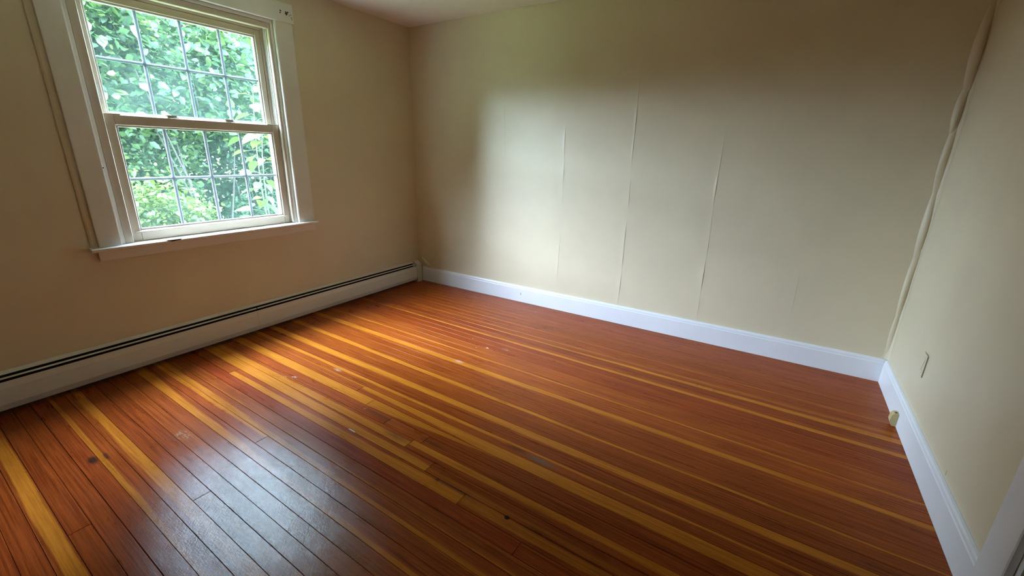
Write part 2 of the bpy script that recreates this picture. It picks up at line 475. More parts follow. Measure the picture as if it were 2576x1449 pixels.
# loose paper rippling down the corner of back and right wall
def corner_ripple(zs, amp, x_off, seed, width=0.05):
    r = random.Random(seed); v = []; f = []; n = 9
    for i, z in enumerate(zs):
        t = i / (len(zs) - 1); e = math.sin(math.pi * t) ** 0.7
        for j in range(n):
            a = j / (n - 1) * math.pi
            ww = width * (0.55 + 0.45 * e)
            xx = W - 0.0008 - x_off - ww * 0.5 - ww * 0.5 * math.cos(a) + 0.004 * math.sin(11 * z + seed) * math.sin(a)
            yy = -0.0010 - amp * e * math.sin(a) ** 1.6 * (1 + 0.3 * math.sin(17 * z + seed))
            v.append((xx, yy, z))
    for i in range(len(zs) - 1):
        for j in range(n - 1):
            f.append((i * n + j, i * n + j + 1, (i + 1) * n + j + 1, (i + 1) * n + j))
    mb = MB(); mb.add(v, f)
    return mb.build('paper_ripple', M['wall'], wall_back, smooth=True)
def zr(a, b, n=14): return [a + (b - a) * i / n for i in range(n + 1)]
corner_ripple(zr(1.62, 2.02), 0.016, 0.004, 1, 0.045)
corner_ripple(zr(1.42, 1.66), 0.014, 0.012, 2, 0.035)
corner_ripple(zr(1.10, 1.50), 0.012, 0.002, 3, 0.040)
corner_ripple(zr(0.72, 1.20), 0.012, 0.002, 4, 0.035)
corner_ripple(zr(0.36, 0.86), 0.011, 0.000, 5, 0.034)
corner_ripple(zr(0.15, 0.48), 0.009, 0.000, 6, 0.030)
# fillet of paper bridging that corner
v = []; f = []; rr = 0.022; n = 8; zz = zr(0.15, 2.349, 60)
for z in zz:
    r_ = rr * (1 + 0.35 * math.sin(5.3 * z + 1) + 0.2 * math.sin(14 * z))
    for j in range(n):
        a = j / (n - 1) * math.pi / 2
        v.append((W - r_ + r_ * math.sin(a) - 0.0004, -r_ + r_ * math.cos(a) - 0.0004, z))
for i in range(len(zz) - 1):
    for j in range(n - 1): f.append((i * n + j, i * n + j + 1, (i + 1) * n + j + 1, (i + 1) * n + j))
mb = MB(); mb.add(v, f); mb.build('paper_corner', M['wall'], wall_right, smooth=True)
# curled scrap of paper above the baseboard next to the heater end, and one under the ceiling
mb = MB()
mb.add([(0.05, -0.012, 0.245), (0.062, -0.004, 0.244), (0.115, -0.020, 0.195), (0.130, -0.006, 0.205), (0.20, -0.018, 0.152), (0.225, -0.004, 0.152),
        (0.055, -0.001, 0.240), (0.12, -0.001, 0.19), (0.205, -0.001, 0.150)],
       [(0, 2, 3, 1), (2, 4, 5, 3), (0, 6, 7, 2), (2, 7, 8, 4)])
mb.build('paper_flap', M['wall'], wall_back)
mb = MB()
mb.add([(1.19, -0.002, 2.332), (1.30, -0.010, 2.338), (1.30, -0.002, 2.349), (1.21, -0.001, 2.347), (1.30, -0.001, 2.312), (1.26, -0.006, 2.318)],
       [(0, 1, 2, 3), (0, 5, 1), (5, 4, 1)])
mb.build('paper_flap', M['wall'], wall_back)

# baseboards: a flat board with a thinner rounded cap
def bb_profile(d): return [(0, 0.001), (d * 0.018, 0.001), (d * 0.018, 0.122), (d * 0.0155, 0.126), (d * 0.0145, 0.138), (d * 0.011, 0.146), (d * 0.004, 0.149), (0, 0.149)]
m = MB(); m.extrude([(p, q) for p, q in bb_profile(-1)], 'x', 0.068, W - 0.0005)
b = m.build('baseboard_back', M['trim']); structure(b, 'white painted baseboard along the papered wall', 'baseboard')
b.location = (0, -0.0006, 0)
m = MB(); m.extrude([(W + p, q) for p, q in bb_profile(-1)], 'y', -1.612, -0.0195)
b = m.build('baseboard_right', M['trim']); structure(b, 'white painted baseboard running into the door casing', 'baseboard')
m = MB(); m.extrude([(YF + p, q) for p, q in bb_profile(1)], 'x', 0.07, W - 0.02)
b = m.build('baseboard_front', M['trim']); structure(b, 'white painted baseboard on the wall facing the papered wall', 'baseboard')
m = MB(); m.extrude([(W + p, q) for p, q in bb_profile(-1)], 'y', YF + 0.0195, -2.683)
b = m.build('baseboard_door', M['trim']); structure(b, 'short white baseboard between door casing and room end', 'baseboard')
# little marks on the back baseboard
mb = MB(); mb.cbox(1.262, 1.266, -0.0199, -0.0185, 0.066, 0.088, 0.0004); mb.build('scratch', M['seam'], bpy.data.objects['baseboard_back'])

# ------------------------------------------------------------------ floor planks
PITCH, B0 = 0.0617, -0.007
def seam_y(n, x): return B0 - PITCH * n - SL * (x - 1.5)
SAP = {   # row: [(x0, x1, (lo, hi) at start, (lo, hi) at end, strength, brightness, redness), ...]; 0 = edge nearer the papered wall
    7: [(0, W, (.86, 1), (.80, 1), .45, 1.0, .1)],
    9: [(0, W, (.95, 1), (.45, .95), .40, 1.0, .1)],
    10: [(0, W, (1.2, 1), (.35, .97), .90, .98, .3)],
    11: [(0, W, (2, 2), (2, 2), 0, .82, .4)],
    12: [(0, W, (.84, 1), (.48, 1), .95, 1.0, .2)],
    13: [(0, W, (2, 2), (2, 2), 0, .86, .6)],
    14: [(0, W, (0, .10), (0, .16), .35, .95, .5)],
    15: [(0, W, (2, 2), (2, 2), 0, .95, .5)],
    16: [(0, W, (2, 2), (2, 2), 0, 1.12, 0)],
    17: [(0, W, (2, 2), (2, 2), 0, 1.14, 0)],
    18: [(0, W, (0, .22), (0, .18), .80, 1.15, 0)],
    19: [(0, W, (2, 2), (2, 2), 0, 1.15, 0)],
    20: [(0, W, (0, .75), (0, .50), .92, 1.10, 0)],
    21: [(0, W, (2, 2), (2, 2), 0, 1.0, .1)],
    22: [(0, W, (2, 2), (2, 2), 0, .98, .1)],
    23: [(0, W, (.35, 1), (.92, 1), 1.0, 1.05, 0)],
    24: [(0, W, (2, 2), (2, 2), 0, 1.05, 0)],
    25: [(0, W, (2, 2), (2, 2), 0, .95, .1)],
    26: [(0, W, (0, .80), (0, .62), 1.0, 1.03, 0)],
    27: [(0, W, (2, 2), (2, 2), 0, .92, .2)],
    28: [(0, W, (0, .50), (0, .10), .95, 1.02, 0)],
    29: [(0, 1.29, (0, .10), (0, .18), .6, 1.08, 0), (1.29, W, (0, .42), (0, 1.9), .95, .98, .1)],
    30: [(0, 1.445, (.05, 1), (.0, 1), 1.0, 1.05, 0), (1.445, W, (0, 1.0), (0, -1.6), .9, .90, .3)],
    31: [(0, 1.65, (2, 2), (2, 2), 0, 1.0, .35), (1.65, 1.91, (2, 2), (2, 2), 0, 1.0, .15), (1.91, W, (2, 2), (2, 2), 0, .9, .25)],
    32: [(0, 1.865, (.35, 1), (.30, 1), .92, 1.0, .1), (1.865, W, (0, .60), (0, .50), .95, .98, .15)],
    33: [(0, 2.05, (-.3, 1), (.45, 1), 1.0, .98, .1), (2.05, W, (.55, .9), (.55, .9), .35, .9, .2)],
    34: [(0, .505, (2, 2), (2, 2), 0, 1.0, .2), (.505, 2.275, (.50, 1), (.18, 1), .95, .98, .3), (2.275, W, (.05, .8), (.1, .5), .6, .9, .2)],
    35: [(0, 2.57, (2, 2), (2, 2), 0, .85, .8), (2.57, W, (2, 2), (2, 2), 0, .85, .5)],
    36: [(0, W, (.9, 1), (.80, 1), .5, .92, .1)],
    37: [(0, W, (.42, 1), (.90, 1), .85, .95, .1)],
    38: [(0, 1.28, (0, .42), (0, .22), .95, 1.0, .3), (1.28, W, (0, .12), (0, .1), .4, .9, .2)],
    39: [(0, W, (.25, 1), (1.0, 1), .90, .95, .2)],
    40: [(0, W, (2, 2), (2, 2), 0, .92, .1)],
    41: [(0, W, (2, 2), (2, 2), 0, .95, .1)],
    42: [(0, W, (2, 2), (2, 2), 0, .85, .4)],
    43: [(0, 1.43, (2, 2), (2, 2), 0, .85, .4), (1.43, W, (0, .5), (0, .3), .4, .9, 0)],
    44: [(0, W, (0, .55), (0, .9), .85, .95, .1)],
    45: [(0, W, (.70, 1), (.66, 1), .75, .9, .3)],
    46: [(0, W, (2, 2), (2, 2), 0, .82, .5)],
    47: [(0, W, (2, 2), (2, 2), 0, .85, .4)],
    48: [(0, 1.25, (2, 2), (2, 2), 0, .8, .4), (1.25, W, (2, 2), (2, 2), 0, .88, .3)],
    49: [(0, W, (.08, .78), (.2, .85), .90, .92, .1)],
    50: [(0, W, (2, 2), (2, 2), 0, .85, .4)],
    51: [(0, W, (2, 2), (2, 2), 0, .8, .5)],
}
def clip(poly, ax, lim, keep_less):
    out = []
    for i in range(len(poly)):
        a, b = poly[i], poly[(i + 1) % len(poly)]
        ia = (a[ax] <= lim) if keep_less else (a[ax] >= lim)
        ib = (b[ax] <= lim) if keep_less else (b[ax] >= lim)
        if ia: out.append(a)
        if ia != ib:
            t = (lim - a[ax]) / (b[ax] - a[ax])
            out.append((a[0] + t * (b[0] - a[0]), a[1] + t * (b[1] - a[1])))
    return out
def inset(poly, d):
    n = len(poly); out = []
    for i in range(n):
        p0, p1, p2 = Vector(poly[i - 1]), Vector(poly[i]), Vector(poly[(i + 1) % n])
        e1 = (p1 - p0).normalized(); e2 = (p2 - p1).normalized()
        n1 = Vector((-e1.y, e1.x)); n2 = Vector((-e2.y, e2.x))
        k = 1 + n1.dot(n2)
        q = p1 + (n1 + n2) * (d / max(k, 0.2))
        out.append((q.x, q.y))
    return out
ANG = -math.atan(SL)
rp = random.Random(21)
n_last = int((0 - YF) / PITCH) + 1
for n in range(-2, n_last + 1):
    segs = SAP.get(n)
    if segs is None:
        tone = rp.uniform(.86, 1.08); red = rp.uniform(0, .6)
        if n > 51:
            cut = rp.uniform(.6, 3.2)
            hs = rp.random()
            a = ((rp.uniform(0, .3), rp.uniform(.5, 1)), .8) if hs < .3 else ((2, 2), 0)
            segs = [(0, cut, a[0], a[0], a[1], tone, red), (cut, W, (2, 2), (2, 2), 0, rp.uniform(.82, 1.02), red)]
        else:
            segs = [(0, W, (2, 2), (2, 2), 0, tone * 1.02, red * .7)]
    g0, g1 = rp.uniform(.0003, .0010), rp.uniform(.0003, .0010)
    drop = rp.uniform(0, .0006)
    for (x0, x1, a, b_, st, br_, rd) in segs:
        xa = x0 + (.0007 if x0 > 0 else -.1); xb = x1 - (.0007 if x1 < W else -.1)
        poly = [(xa, seam_y(n + 1, xa) + g1), (xb, seam_y(n + 1, xb) + g1), (xb, seam_y(n, xb) - g0), (xa, seam_y(n, xa) - g0)]
        for ax, lim, less in ((1, -.002, True), (1, YF + .002, False), (0, .002, False), (0, W - .002, True)):
            if poly: poly = clip(poly, ax, lim, less)
        if len(poly) < 3: continue
        area = 0.5 * sum(poly[i][0] * poly[(i + 1) % len(poly)][1] - poly[(i + 1) % len(poly)][0] * poly[i][1] for i in range(len(poly)))
        if area < 0.0008: continue
        x0c = max(x0, 0.0)
        org = (x0c, (seam_y(n, x0c) + seam_y(n + 1, x0c)) / 2)
        ca, sa = math.cos(-ANG), math.sin(-ANG)
        loc = [((p[0] - org[0]) * ca - (p[1] - org[1]) * sa, (p[0] - org[0]) * sa + (p[1] - org[1]) * ca) for p in poly]
        top = inset(loc, .0009); kk = len(loc)
        v = [(p[0], p[1], -.0145) for p in loc] + [(p[0], p[1], -.0010) for p in loc] + [(p[0], p[1], 0) for p in top]
        f = [tuple(range(kk))[::-1], tuple(range(2 * kk, 3 * kk))]
        for r in (0, 1):
            for i in range(kk): f.append((r * kk + i, r * kk + (i + 1) % kk, (r + 1) * kk + (i + 1) % kk, (r + 1) * kk + i))
        mb = MB(); mb.add(v, f)
        o = mb.build('plank', plank_mat(x0, x1, B0 - PITCH * (n + 1), B0 - PITCH * n), floor, loc=(org[0], org[1], -drop))
        o.rotation_euler = (0, 0, ANG)
        o['tone'] = (br_ * rp.uniform(.97, 1.03), rd, rp.random())
        o['sap_start'] = (float(a[0]), float(a[1]), float(st))
        o['sap_end'] = (float(b_[0]), float(b_[1]), float(x1 - x0))

# ------------------------------------------------------------------ window
win = empty('window_1', (0, 0, 0)); structure(win, 'double-hung window with white gridded sashes and painted casing', 'window')
def part(name, mb, mat, parent=win, smooth=False): return mb.build(name, mat, parent, smooth)
# side casings with a narrow outer band, head casing with ears, stool and apron
mb = MB(); mb.extrude([(0, -2.447), (0.021, -2.447), (0.022, -2.442), (0.022, -2.352), (0.020, -2.346), (0.0, -2.346)], 'z', 0.7505, 2.112)
part('casing', mb, M['casing'])
mb = MB(); mb.extrude([(0, -1.278), (0.019, -1.278), (0.022, -1.272), (0.022, -1.156), (0.018, -1.148), (0, -1.148)], 'z', 0.7505, 2.112)
part('casing', mb, M['casing'])
mb = MB(); mb.extrude([(0, -2.478), (0.006, -2.478), (0.009, -2.470), (0.009, -2.447), (0, -2.447)], 'z', 0.7505, 2.112)
part('back_band', mb, M['wall'])
mb = MB(); mb.cbox(0.0, 0.026, -2.488, -1.138, 2.1125, 2.232, 0.002)
head = part('head_casing', mb, M['casing'])
for (y, z, a, b) in ((-1.228, 2.176, .006, .008), (-1.231, 2.164, .007, .004), (-1.192, 2.180, .005, .004), (-1.188, 2.168, .010, .010), (-1.178, 2.178, .006, .005),
                     (-1.170, 2.180, .003, .003), (-1.166, 2.160, .003, .004), (-1.155, 2.168, .003, .004), (-1.152, 2.150, .004, .005), (-1.150, 2.140, .003, .003)):
    mb = MB(); pts = []
    r = random.Random(int(abs(y * z) * 9999))
    ring = [(0.0262, y + a * math.cos(t) * r.uniform(.6, 1.2), z + b * math.sin(t) * r.uniform(.6, 1.2)) for t in [i * math.pi / 4 for i in range(8)]]
    mb.add(ring + [(0.0255, p[1], p[2]) for p in ring], [tuple(range(8))] + [(i, (i + 1) % 8, 8 + (i + 1) % 8, 8 + i) for i in range(8)])
    mb.build('paint_chip', M['chip'], head)
mb = MB(); mb.extrude([(0.0005, 0.729), (0.046, 0.729), (0.052, 0.734), (0.052, 0.745), (0.047, 0.750), (0.0005, 0.750)], 'y', -2.488, -1.138)
stool = part('stool', mb, M['casing'])
mb = MB(); mb.box(-0.118, 0.0005, WY0 + .0005, WY1 - .0005, WZ0 + .0005, 0.750); part('sill', mb, M['casing'])
mb = MB(); mb.extrude([(0.0002, 0.673), (0.014, 0.673), (0.018, 0.680), (0.020, 0.7285), (0.0002, 0.7285)], 'y', -2.456, -1.144); part('apron', mb, M['casing'])
mb = MB(); mb.add([(0.0525, -2.16, 0.7495), (0.0525, -2.07, 0.7495), (0.0525, -2.08, 0.742), (0.0525, -2.12, 0.738), (0.0515, -2.16, 0.7495), (0.0515, -2.07, 0.7495), (0.0515, -2.08, 0.742), (0.0515, -2.12, 0.738)],
                  [(0, 1, 2, 3), (0, 4, 5, 1), (1, 5, 6, 2), (2, 6, 7, 3), (3, 7, 4, 0)])
mb.build('paint_chip', M['chip'], stool)
# jamb frame: flat liner, stop, sash track
y0, y1 = WY0 + .001, WY1 - .001
for s, ye, up_e, lo_e in ((1, y0, -2.2835, -2.2805), (-1, y1, -1.3365, -1.3175)):
    def span(a, b): return (min(a, b), max(a, b))
    e = ye + s * .018
    mb = MB(); mb.box(-T - .004, -0.002, *span(ye, e), 0.7505, WZ1 - .001)
    jb = part('jamb', mb, M['casing'])
    mb = MB(); mb.cbox(-0.028, -0.004, *span(e, lo_e - s * .004), 0.7505, WZ1 - .0225, .003)
    mb.build('stop', M['sash'], jb)
    mb = MB(); mb.box(-0.0660, -0.0285, *span(e, lo_e), 0.7505, WZ1 - .0225)
    mb.build('sash_track', M['sash'], jb)
    mb = MB(); mb.box(-0.1080, -0.0662, *span(e, up_e), 0.7505, WZ1 - .0225)
    mb.build('sash_track', M['sash'], jb)
    for xr in (-0.0400, -0.0540):
        mb = MB(); mb.cbox(xr - .002, xr + .002, *span(lo_e, lo_e + s * .004), 1.458, 2.05, .0006)
        mb.build('track_rib', M['edge'], jb)
    mb = MB(); mb.cbox(-0.1225, -0.1085, *span(e, ye + s * (.078 if s > 0 else .068)), 0.7505, WZ1 - .0225, .002)
    mb.build('outer_stop', M['edge'], jb)
mb = MB(); mb.box(-T - .004, -0.002, y0 + .018, y1 - .018, WZ1 - .0215, WZ1 - .001); hj = part('head_jamb', mb, M['casing'])
mb = MB(); mb.cbox(-0.028, -0.004, -2.284, -1.314, 2.054, WZ1 - .0225, .003); mb.build('stop', M['sash'], hj)
mb = MB(); mb.cbox(-0.0660, -0.0285, -2.2800, -1.3180, 2.060, WZ1 - .0225, .002); mb.build('stop', M['sash'], hj)
mb = MB(); mb.cbox(-0.1080, -0.0662, -2.2830, -1.3370, 2.0475, WZ1 - .0225, .001); mb.build('sash_track', M['sash'], hj)
mb = MB(); mb.cbox(-0.1225, -0.1085, -2.2660, -1.3490, 2.022, WZ1 - .0225, .002); mb.build('outer_stop', M['edge'], hj)
# sashes
def sash(name, xf, xb, gy0, gy1, gz0, gz1, st, rt, rb, gl):
    s = empty(name); s.parent = win
    oy0, oy1, oz0, oz1 = gy0 - st, gy1 + st, gz0 - rb, gz1 + rt
    c = .003
    for (a, b) in ((oy0, gy0), (gy1, oy1)):
        mb = MB(); mb.cbox(xb, xf, a, b, oz0, oz1, c); mb.build('stile', M['sash'], s)
    mb = MB(); mb.cbox(xb, xf, gy0 - .0004, gy1 + .0004, oz0, gz0, c); mb.build('rail', M['sash'], s)
    mb = MB(); mb.cbox(xb, xf, gy0 - .0004, gy1 + .0004, gz1, oz1, c); mb.build('rail', M['sash'], s)
    xm = (xf + xb) / 2
    w = .010                                       # stepped white bead around the glass
    for (a, b, z0, z1) in ((gy0, gy0 + w, gz0, gz1), (gy1 - w, gy1, gz0, gz1), (gy0 + w, gy1 - w, gz0, gz0 + w), (gy0 + w, gy1 - w, gz1 - w, gz1)):
        mb = MB(); mb.cbox(xb + .004, xf - .008, a + .0002, b - .0002, z0 + .0002, z1 - .0002, .0012); mb.build('glazing_bead', M['edge'], s)
    ys = [gy0 + w + (gy1 - gy0 - 2 * w) * i / 4 for i in range(5)]
    zs = [gz0 + w, (gz0 + gz1) / 2, gz1 - w]
    mw = .0085
    for i in (1, 2, 3):
        mb = MB(); mb.cbox(xm + .0015, xm + .0042, ys[i] - mw, ys[i] + mw, zs[0], zs[2], .0008); mb.build('muntin', M['muntin'], s)
    for i in range(4):
        a = ys[i] + (mw if i else 0); b = ys[i + 1] - (mw if i < 3 else 0)
        mb = MB(); mb.cbox(xm + .0015, xm + .0042, a + .0002, b - .0002, zs[1] - mw, zs[1] + mw, .0008); mb.build('muntin', M['muntin'], s)
        for j in (0, 1):
            za = zs[j] + (mw if j else 0); zb = zs[j + 1] - (0 if j else mw)
            mb = MB(); a2, b2 = ys[i] + .0002, ys[i + 1] - .0002; za, zb = zs[j] + .0002, zs[j + 1] - .0002
            mb.add([(xm + .006, a2, za), (xm + .006, b2, za), (xm + .006, b2, zb), (xm + .006, a2, zb)], [(0, 1, 2, 3)])
            mb.build('pane', gl, s)
    return s, (oy0, oy1, oz0, oz1)
up, ub = sash('upper_sash', -0.070, -0.105, -2.246, -1.374, 1.452, 2.006, .036, .040, .030, M['glass_up'])
lo, lb = sash('lower_sash', -0.030, -0.064, -2.236, -1.362, 0.812, 1.392, .043, .054, .060, M['glass_lo'])
# grooves on the wide lower rail and a narrow lift lip
mb = MB(); mb.cbox(-0.0302, -0.0245, -2.262, -1.336, 0.7985, 0.8075, .002); mb.build('lift_lip', M['sash'], lo)
# raised ends of the meeting rail
for (a, b) in ((lb[0], lb[0] + .075), (lb[1] - .075, lb[1])):
    mb = MB(); mb.cbox(-0.063, -0.031, a, b, lb[3] - .0005, lb[3] + .0055, .0015); mb.build('rail_cap', M['sash'], lo)
# cam locks on the meeting rail
for y in (-1.955, -1.634):
    lk = MB(); lk.cbox(-0.060, -0.034, y - .030, y + .030, lb[3] - .0002, lb[3] + .006, .0015)
    base = lk.build('sash_lock', M['edge'], win)
    lk = MB(); lk.extrude([(-0.052, y - .026), (-0.040, y - .028), (-0.036, y - .004), (-0.038, y + .022), (-0.050, y + .026), (-0.056, y + .004)], 'z', lb[3] + .006, lb[3] + .015)
    lk.build('lock_cam', M['sash'], base)
    lk = MB(); lk.extrude([(-0.044, y - .034), (-0.036, y - .036), (-0.033, y - .012), (-0.040, y - .008)], 'z', lb[3] + .009, lb[3] + .014)
    lk.build('lock_lever', M['brass'], base)
# tilt catch plate on the upper sash stile and its slot
mb = MB(); mb.cbox(-0.0702, -0.0675, -2.279, -2.259, 1.525, 1.592, .001); tc = mb.build('tilt_catch', M['edge'], up)
mb = MB(); mb.cbox(-0.0678, -0.0671, -2.273, -2.266, 1.548, 1.585, .0003); mb.build('slot', M['seam'], tc)
mb = MB(); mb.cbox(-0.0678, -0.0671, -2.272, -2.266, 1.532, 1.537, .0003); mb.build('slot', M['chip'], tc)
# nail head on the casing edge
mb = MB(); mb.cbox(0.0218, 0.0228, -2.351, -2.345, 1.166, 1.172, .0005); mb.build('nail_hole', M['chip'], win)

# ------------------------------------------------------------------ baseboard heater under the window
ht = empty('baseboard_heater', (0.03, -2.0, 0)); tag(ht, 'long white enamel baseboard heater under the window', 'heater')
def hp(name, mb, mat, parent=ht):
    o = mb.build(name, mat, parent)
    if parent is ht: o.matrix_parent_inverse = ht.matrix_world.inverted() if False else Matrix.Translation((-0.03, 2.0, 0))
    return o
HY0, HY1, HJ = YF + .02, -0.098, -1.712
mb = MB(); mb.extrude([(0.0008, 0.012), (0.003, 0.012), (0.003, 0.203), (0.016, 0.190), (0.018, 0.1915), (0.0045, 0.2075), (0.0008, 0.2075)], 'y', HY0, HY1)
hp('back_panel', mb, M['heater'])
mb = MB(); mb.extrude([(0.034, 0.181), (0.046, 0.1775), (0.047, 0.1795), (0.035, 0.1835)], 'y', HY0, HJ + .012 - .003); hp('damper', mb, M['heater'])
mb = MB(); mb.extrude([(0.034, 0.181), (0.046, 0.1775), (0.047, 0.1795), (0.035, 0.1835)], 'y', HJ + .012 + .003, HY1); hp('damper', mb, M['heater'])
cov = [(0.0575, 0.168), (0.0605, 0.1695), (0.0665, 0.134), (0.0660, 0.1325), (0.0690, 0.057), (0.0580, 0.027), (0.0550, 0.027), (0.0660, 0.057), (0.0630, 0.133)]
for (a, b) in ((HY0, HJ - .0006), (HJ + .0006, HY1 - .0005)):
    mb = MB(); mb.extrude(cov, 'y', a, b); hp('front_cover', mb, M['heater'])
mb = MB(); mb.extrude([(0.0008, 0.0), (0.064, 0.0), (0.072, 0.055), (0.0700, 0.135), (0.062, 0.176), (0.045, 0.197), (0.020, 0.212), (0.0008, 0.2125)], 'y', -0.098, -0.030)
hp('end_cap', mb, M['heater'])
mb = MB(); mb.box(0.0704, 0.0735, -0.094, -0.034, 0.001, 0.050); hp('cap_foot', mb, M['heater'])
mb = MB(); mb.tube([(0.030, HY0 + .01, 0.085), (0.030, HY1 - .002, 0.085)], 0.011, 8); hp('copper_pipe', mb, M['dark'])
mb = MB()
nf = 150
mb.box(0.0032, 0.0040, HY0, HY1, 0.022, 0.1885); mb.box(0.0045, 0.054, HY0, HY1, 0.150, 0.1515)  # dark liner sheets that put the slots' shade into colour
for i in range(nf):
    y = HY0 + .05 + (HY1 - HY0 - .12) * i / (nf - 1)
    mb.box(0.006, 0.053, y, y + .004, 0.055, 0.150)
fins = hp('fins_and_slot_shade', mb, M['dark']); fins['kind'] = 'stuff'

# ------------------------------------------------------------------ door and its casing in the right wall
dr = empty('door_1', (W, -2.15, 0)); structure(dr, 'white panelled door standing open into the dim hall', 'door')
def dp(name, mb, mat):
    o = mb.build(name, mat, dr); o.matrix_parent_inverse = Matrix.Translation((-W, 2.15, 0)); return o
for (a, b) in ((DY0 + .0005, DY0 + .019), (DY1 - .019, DY1 - .0005)):
    mb = MB(); mb.box(W - .001, W + T - .001, a, b, 0.001, DZ - .0005); dp('jamb', mb, M['trim'])
mb = MB(); mb.box(W - .001, W + T - .001, DY0 + .019, DY1 - .019, DZ - .019, DZ - .0005); dp('head_jamb', mb, M['trim'])
# the leaf stands open, folded back along the hall wall
mb = MB(); mb.cbox(W + T + .004, W + T + .042, DY0 - .80, DY0 - .010, 0.012, DZ - .022, .002); dp('slab', mb, M['trim'])
for z0, z1 in ((.22, .92), (1.05, 1.85)):
    for ya, yb in ((DY0 - .70, DY0 - .44), (DY0 - .36, DY0 - .10)):
        mb = MB(); mb.cbox(W + T + .0415, W + T + .046, ya, yb, z0, z1, .002); dp('panel', mb, M['trim'])
mb = MB(); mb.tube([(W + T + .042, DY0 - .73, .96), (W + T + .06, DY0 - .73, .96), (W + T + .075, DY0 - .73, .96), (W + T + .090, DY0 - .73, .96), (W + T + .098, DY0 - .73, .96)], [.024, .010, .012, .027, .015], 12); dp('knob', mb, M['brass'])
for z in (.25, 1.0, 1.75):
    mb = MB(); mb.tube([(W + T + .004, DY0 - .004, z), (W + T + .004, DY0 - .004, z + .09)], .006, 8); dp('hinge', mb, M['brass'])
# dim hall behind the doorway
HX = W + T + 1.15
m = MB(); m.box(HX, HX + .1, YF - T, 0.2, 0, H); m.box(W + T, HX, 0.1, 0.2, 0, H); m.box(W + T, HX, YF - T - .1, YF - T, 0, H)
structure(m.build('wall_hall', M['wall']), 'beige wall of the dim hall beyond the doorway', 'wall')
m = MB(); m.box(W + T, HX + .1, YF - T, 0.2, -.14, 0.0)
structure(m.build('floor_hall', M['hall_floor']), 'dark brown wooden floor of the hall beyond the doorway', 'floor')
m = MB(); m.box(W + T, HX + .1, YF - T, 0.2, H, H + .12)
structure(m.build('ceiling_hall', M['ceiling']), 'off-white ceiling of the hall beyond the doorway', 'ceiling')
m = MB(); m.box(W + .001, W + T - .0005, DY0 + .0195, DY1 - .0195, -.0135, 0.004)
structure(m.build('floor_threshold', M['hall_floor']), 'worn brown wooden threshold in the doorway', 'threshold')
tr = empty('trim_1', (W, -1.68, 0)); structure(tr, 'white flat door casing beside the outlet wall', 'casing')
for (a, b) in ((-1.743, -1.614), (-2.681, -2.552)):
    mb = MB(); mb.cbox(W - .021, W - .0003, a, b, 0.001, DZ + .0, .003); o = mb.build('casing', M['trim'], tr); o.matrix_parent_inverse = Matrix.Translation((-W, 1.68, 0))
mb = MB(); mb.cbox(W - .024, W - .0003, -2.69, -1.605, DZ + .0005, DZ + .12, .003); o = mb.build('head_casing', M['trim'], tr); o.matrix_parent_inverse = Matrix.Translation((-W, 1.68, 0))

# ------------------------------------------------------------------ painted-over outlet plate, wooden block, wall mark
op = empty('outlet_plate', (W, -0.595, 0.37)); tag(op, 'outlet cover painted over in wall beige, low on the wall above the baseboard', 'outlet')
mb = MB(); mb.cbox(-.0042, -.0003, -.034, .034, -.057, .057, .0016); mb.build('plate', M['wall'], op)
mb = MB(); mb.cbox(-.0052, -.0040, -.016, .016, -.040, .040, .0008); mb.build('receptacle', M['wall'], op)
def crack(pts, w, parent, x=-.0046):
    mb = MB()
    for (p, q) in zip(pts[:-1], pts[1:]):
        d = Vector((q[0] - p[0], q[1] - p[1])).normalized(); nn = Vector((-d.y, d.x)) * w
        mb.add([(x, p[0] + nn.x, p[1] + nn.y), (x, q[0] + nn.x, q[1] + nn.y), (x, q[0] - nn.x, q[1] - nn.y), (x, p[0] - nn.x, p[1] - nn.y),
                (x + .0006, p[0] + nn.x, p[1] + nn.y), (x + .0006, q[0] + nn.x, q[1] + nn.y), (x + .0006, q[0] - nn.x, q[1] - nn.y), (x + .0006, p[0] - nn.x, p[1] - nn.y)],
               [(0, 1, 2, 3), (0, 4, 5, 1), (2, 6, 7, 3), (0, 3, 7, 4), (1, 5, 6, 2)])
    return mb.build('paint_crack', M['seam'], parent)
crack([(.010, .0565), (-.030, .0570), (-.0345, .050), (-.0340, .012), (-.0345, -.020), (-.0335, -.052)], .0014, op)
crack([(-.014, .030), (-.012, .012), (-.004, .004), (-.004, -.018), (.006, -.030)], .0013, op, -.0056)

bk = empty('wooden_block', (W - .0185, -0.548, 0.0)); tag(bk, 'small raw wooden block on the floor against the baseboard', 'block')
mb = MB(); mb.extrude([(-.0005, .002), (-.018, .002), (-.029, .026), (-.026, .060), (-.018, .071), (-.0005, .073)], 'y', -.020, .020); mb.build('body', M['block'], bk)
mb = MB(); mb.tube([(-.010, -.004, .0705), (-.0101, -.0041, .0738)], [.005, .005], 8); mb.build('screw_hole', M['chip'], bk)
mb = MB(); mb.cbox(W - .0008, W - .0002, -1.1855, -1.1838, .158, .180, .0002); mb.build('wall_nick', M['seam'], wall_right)

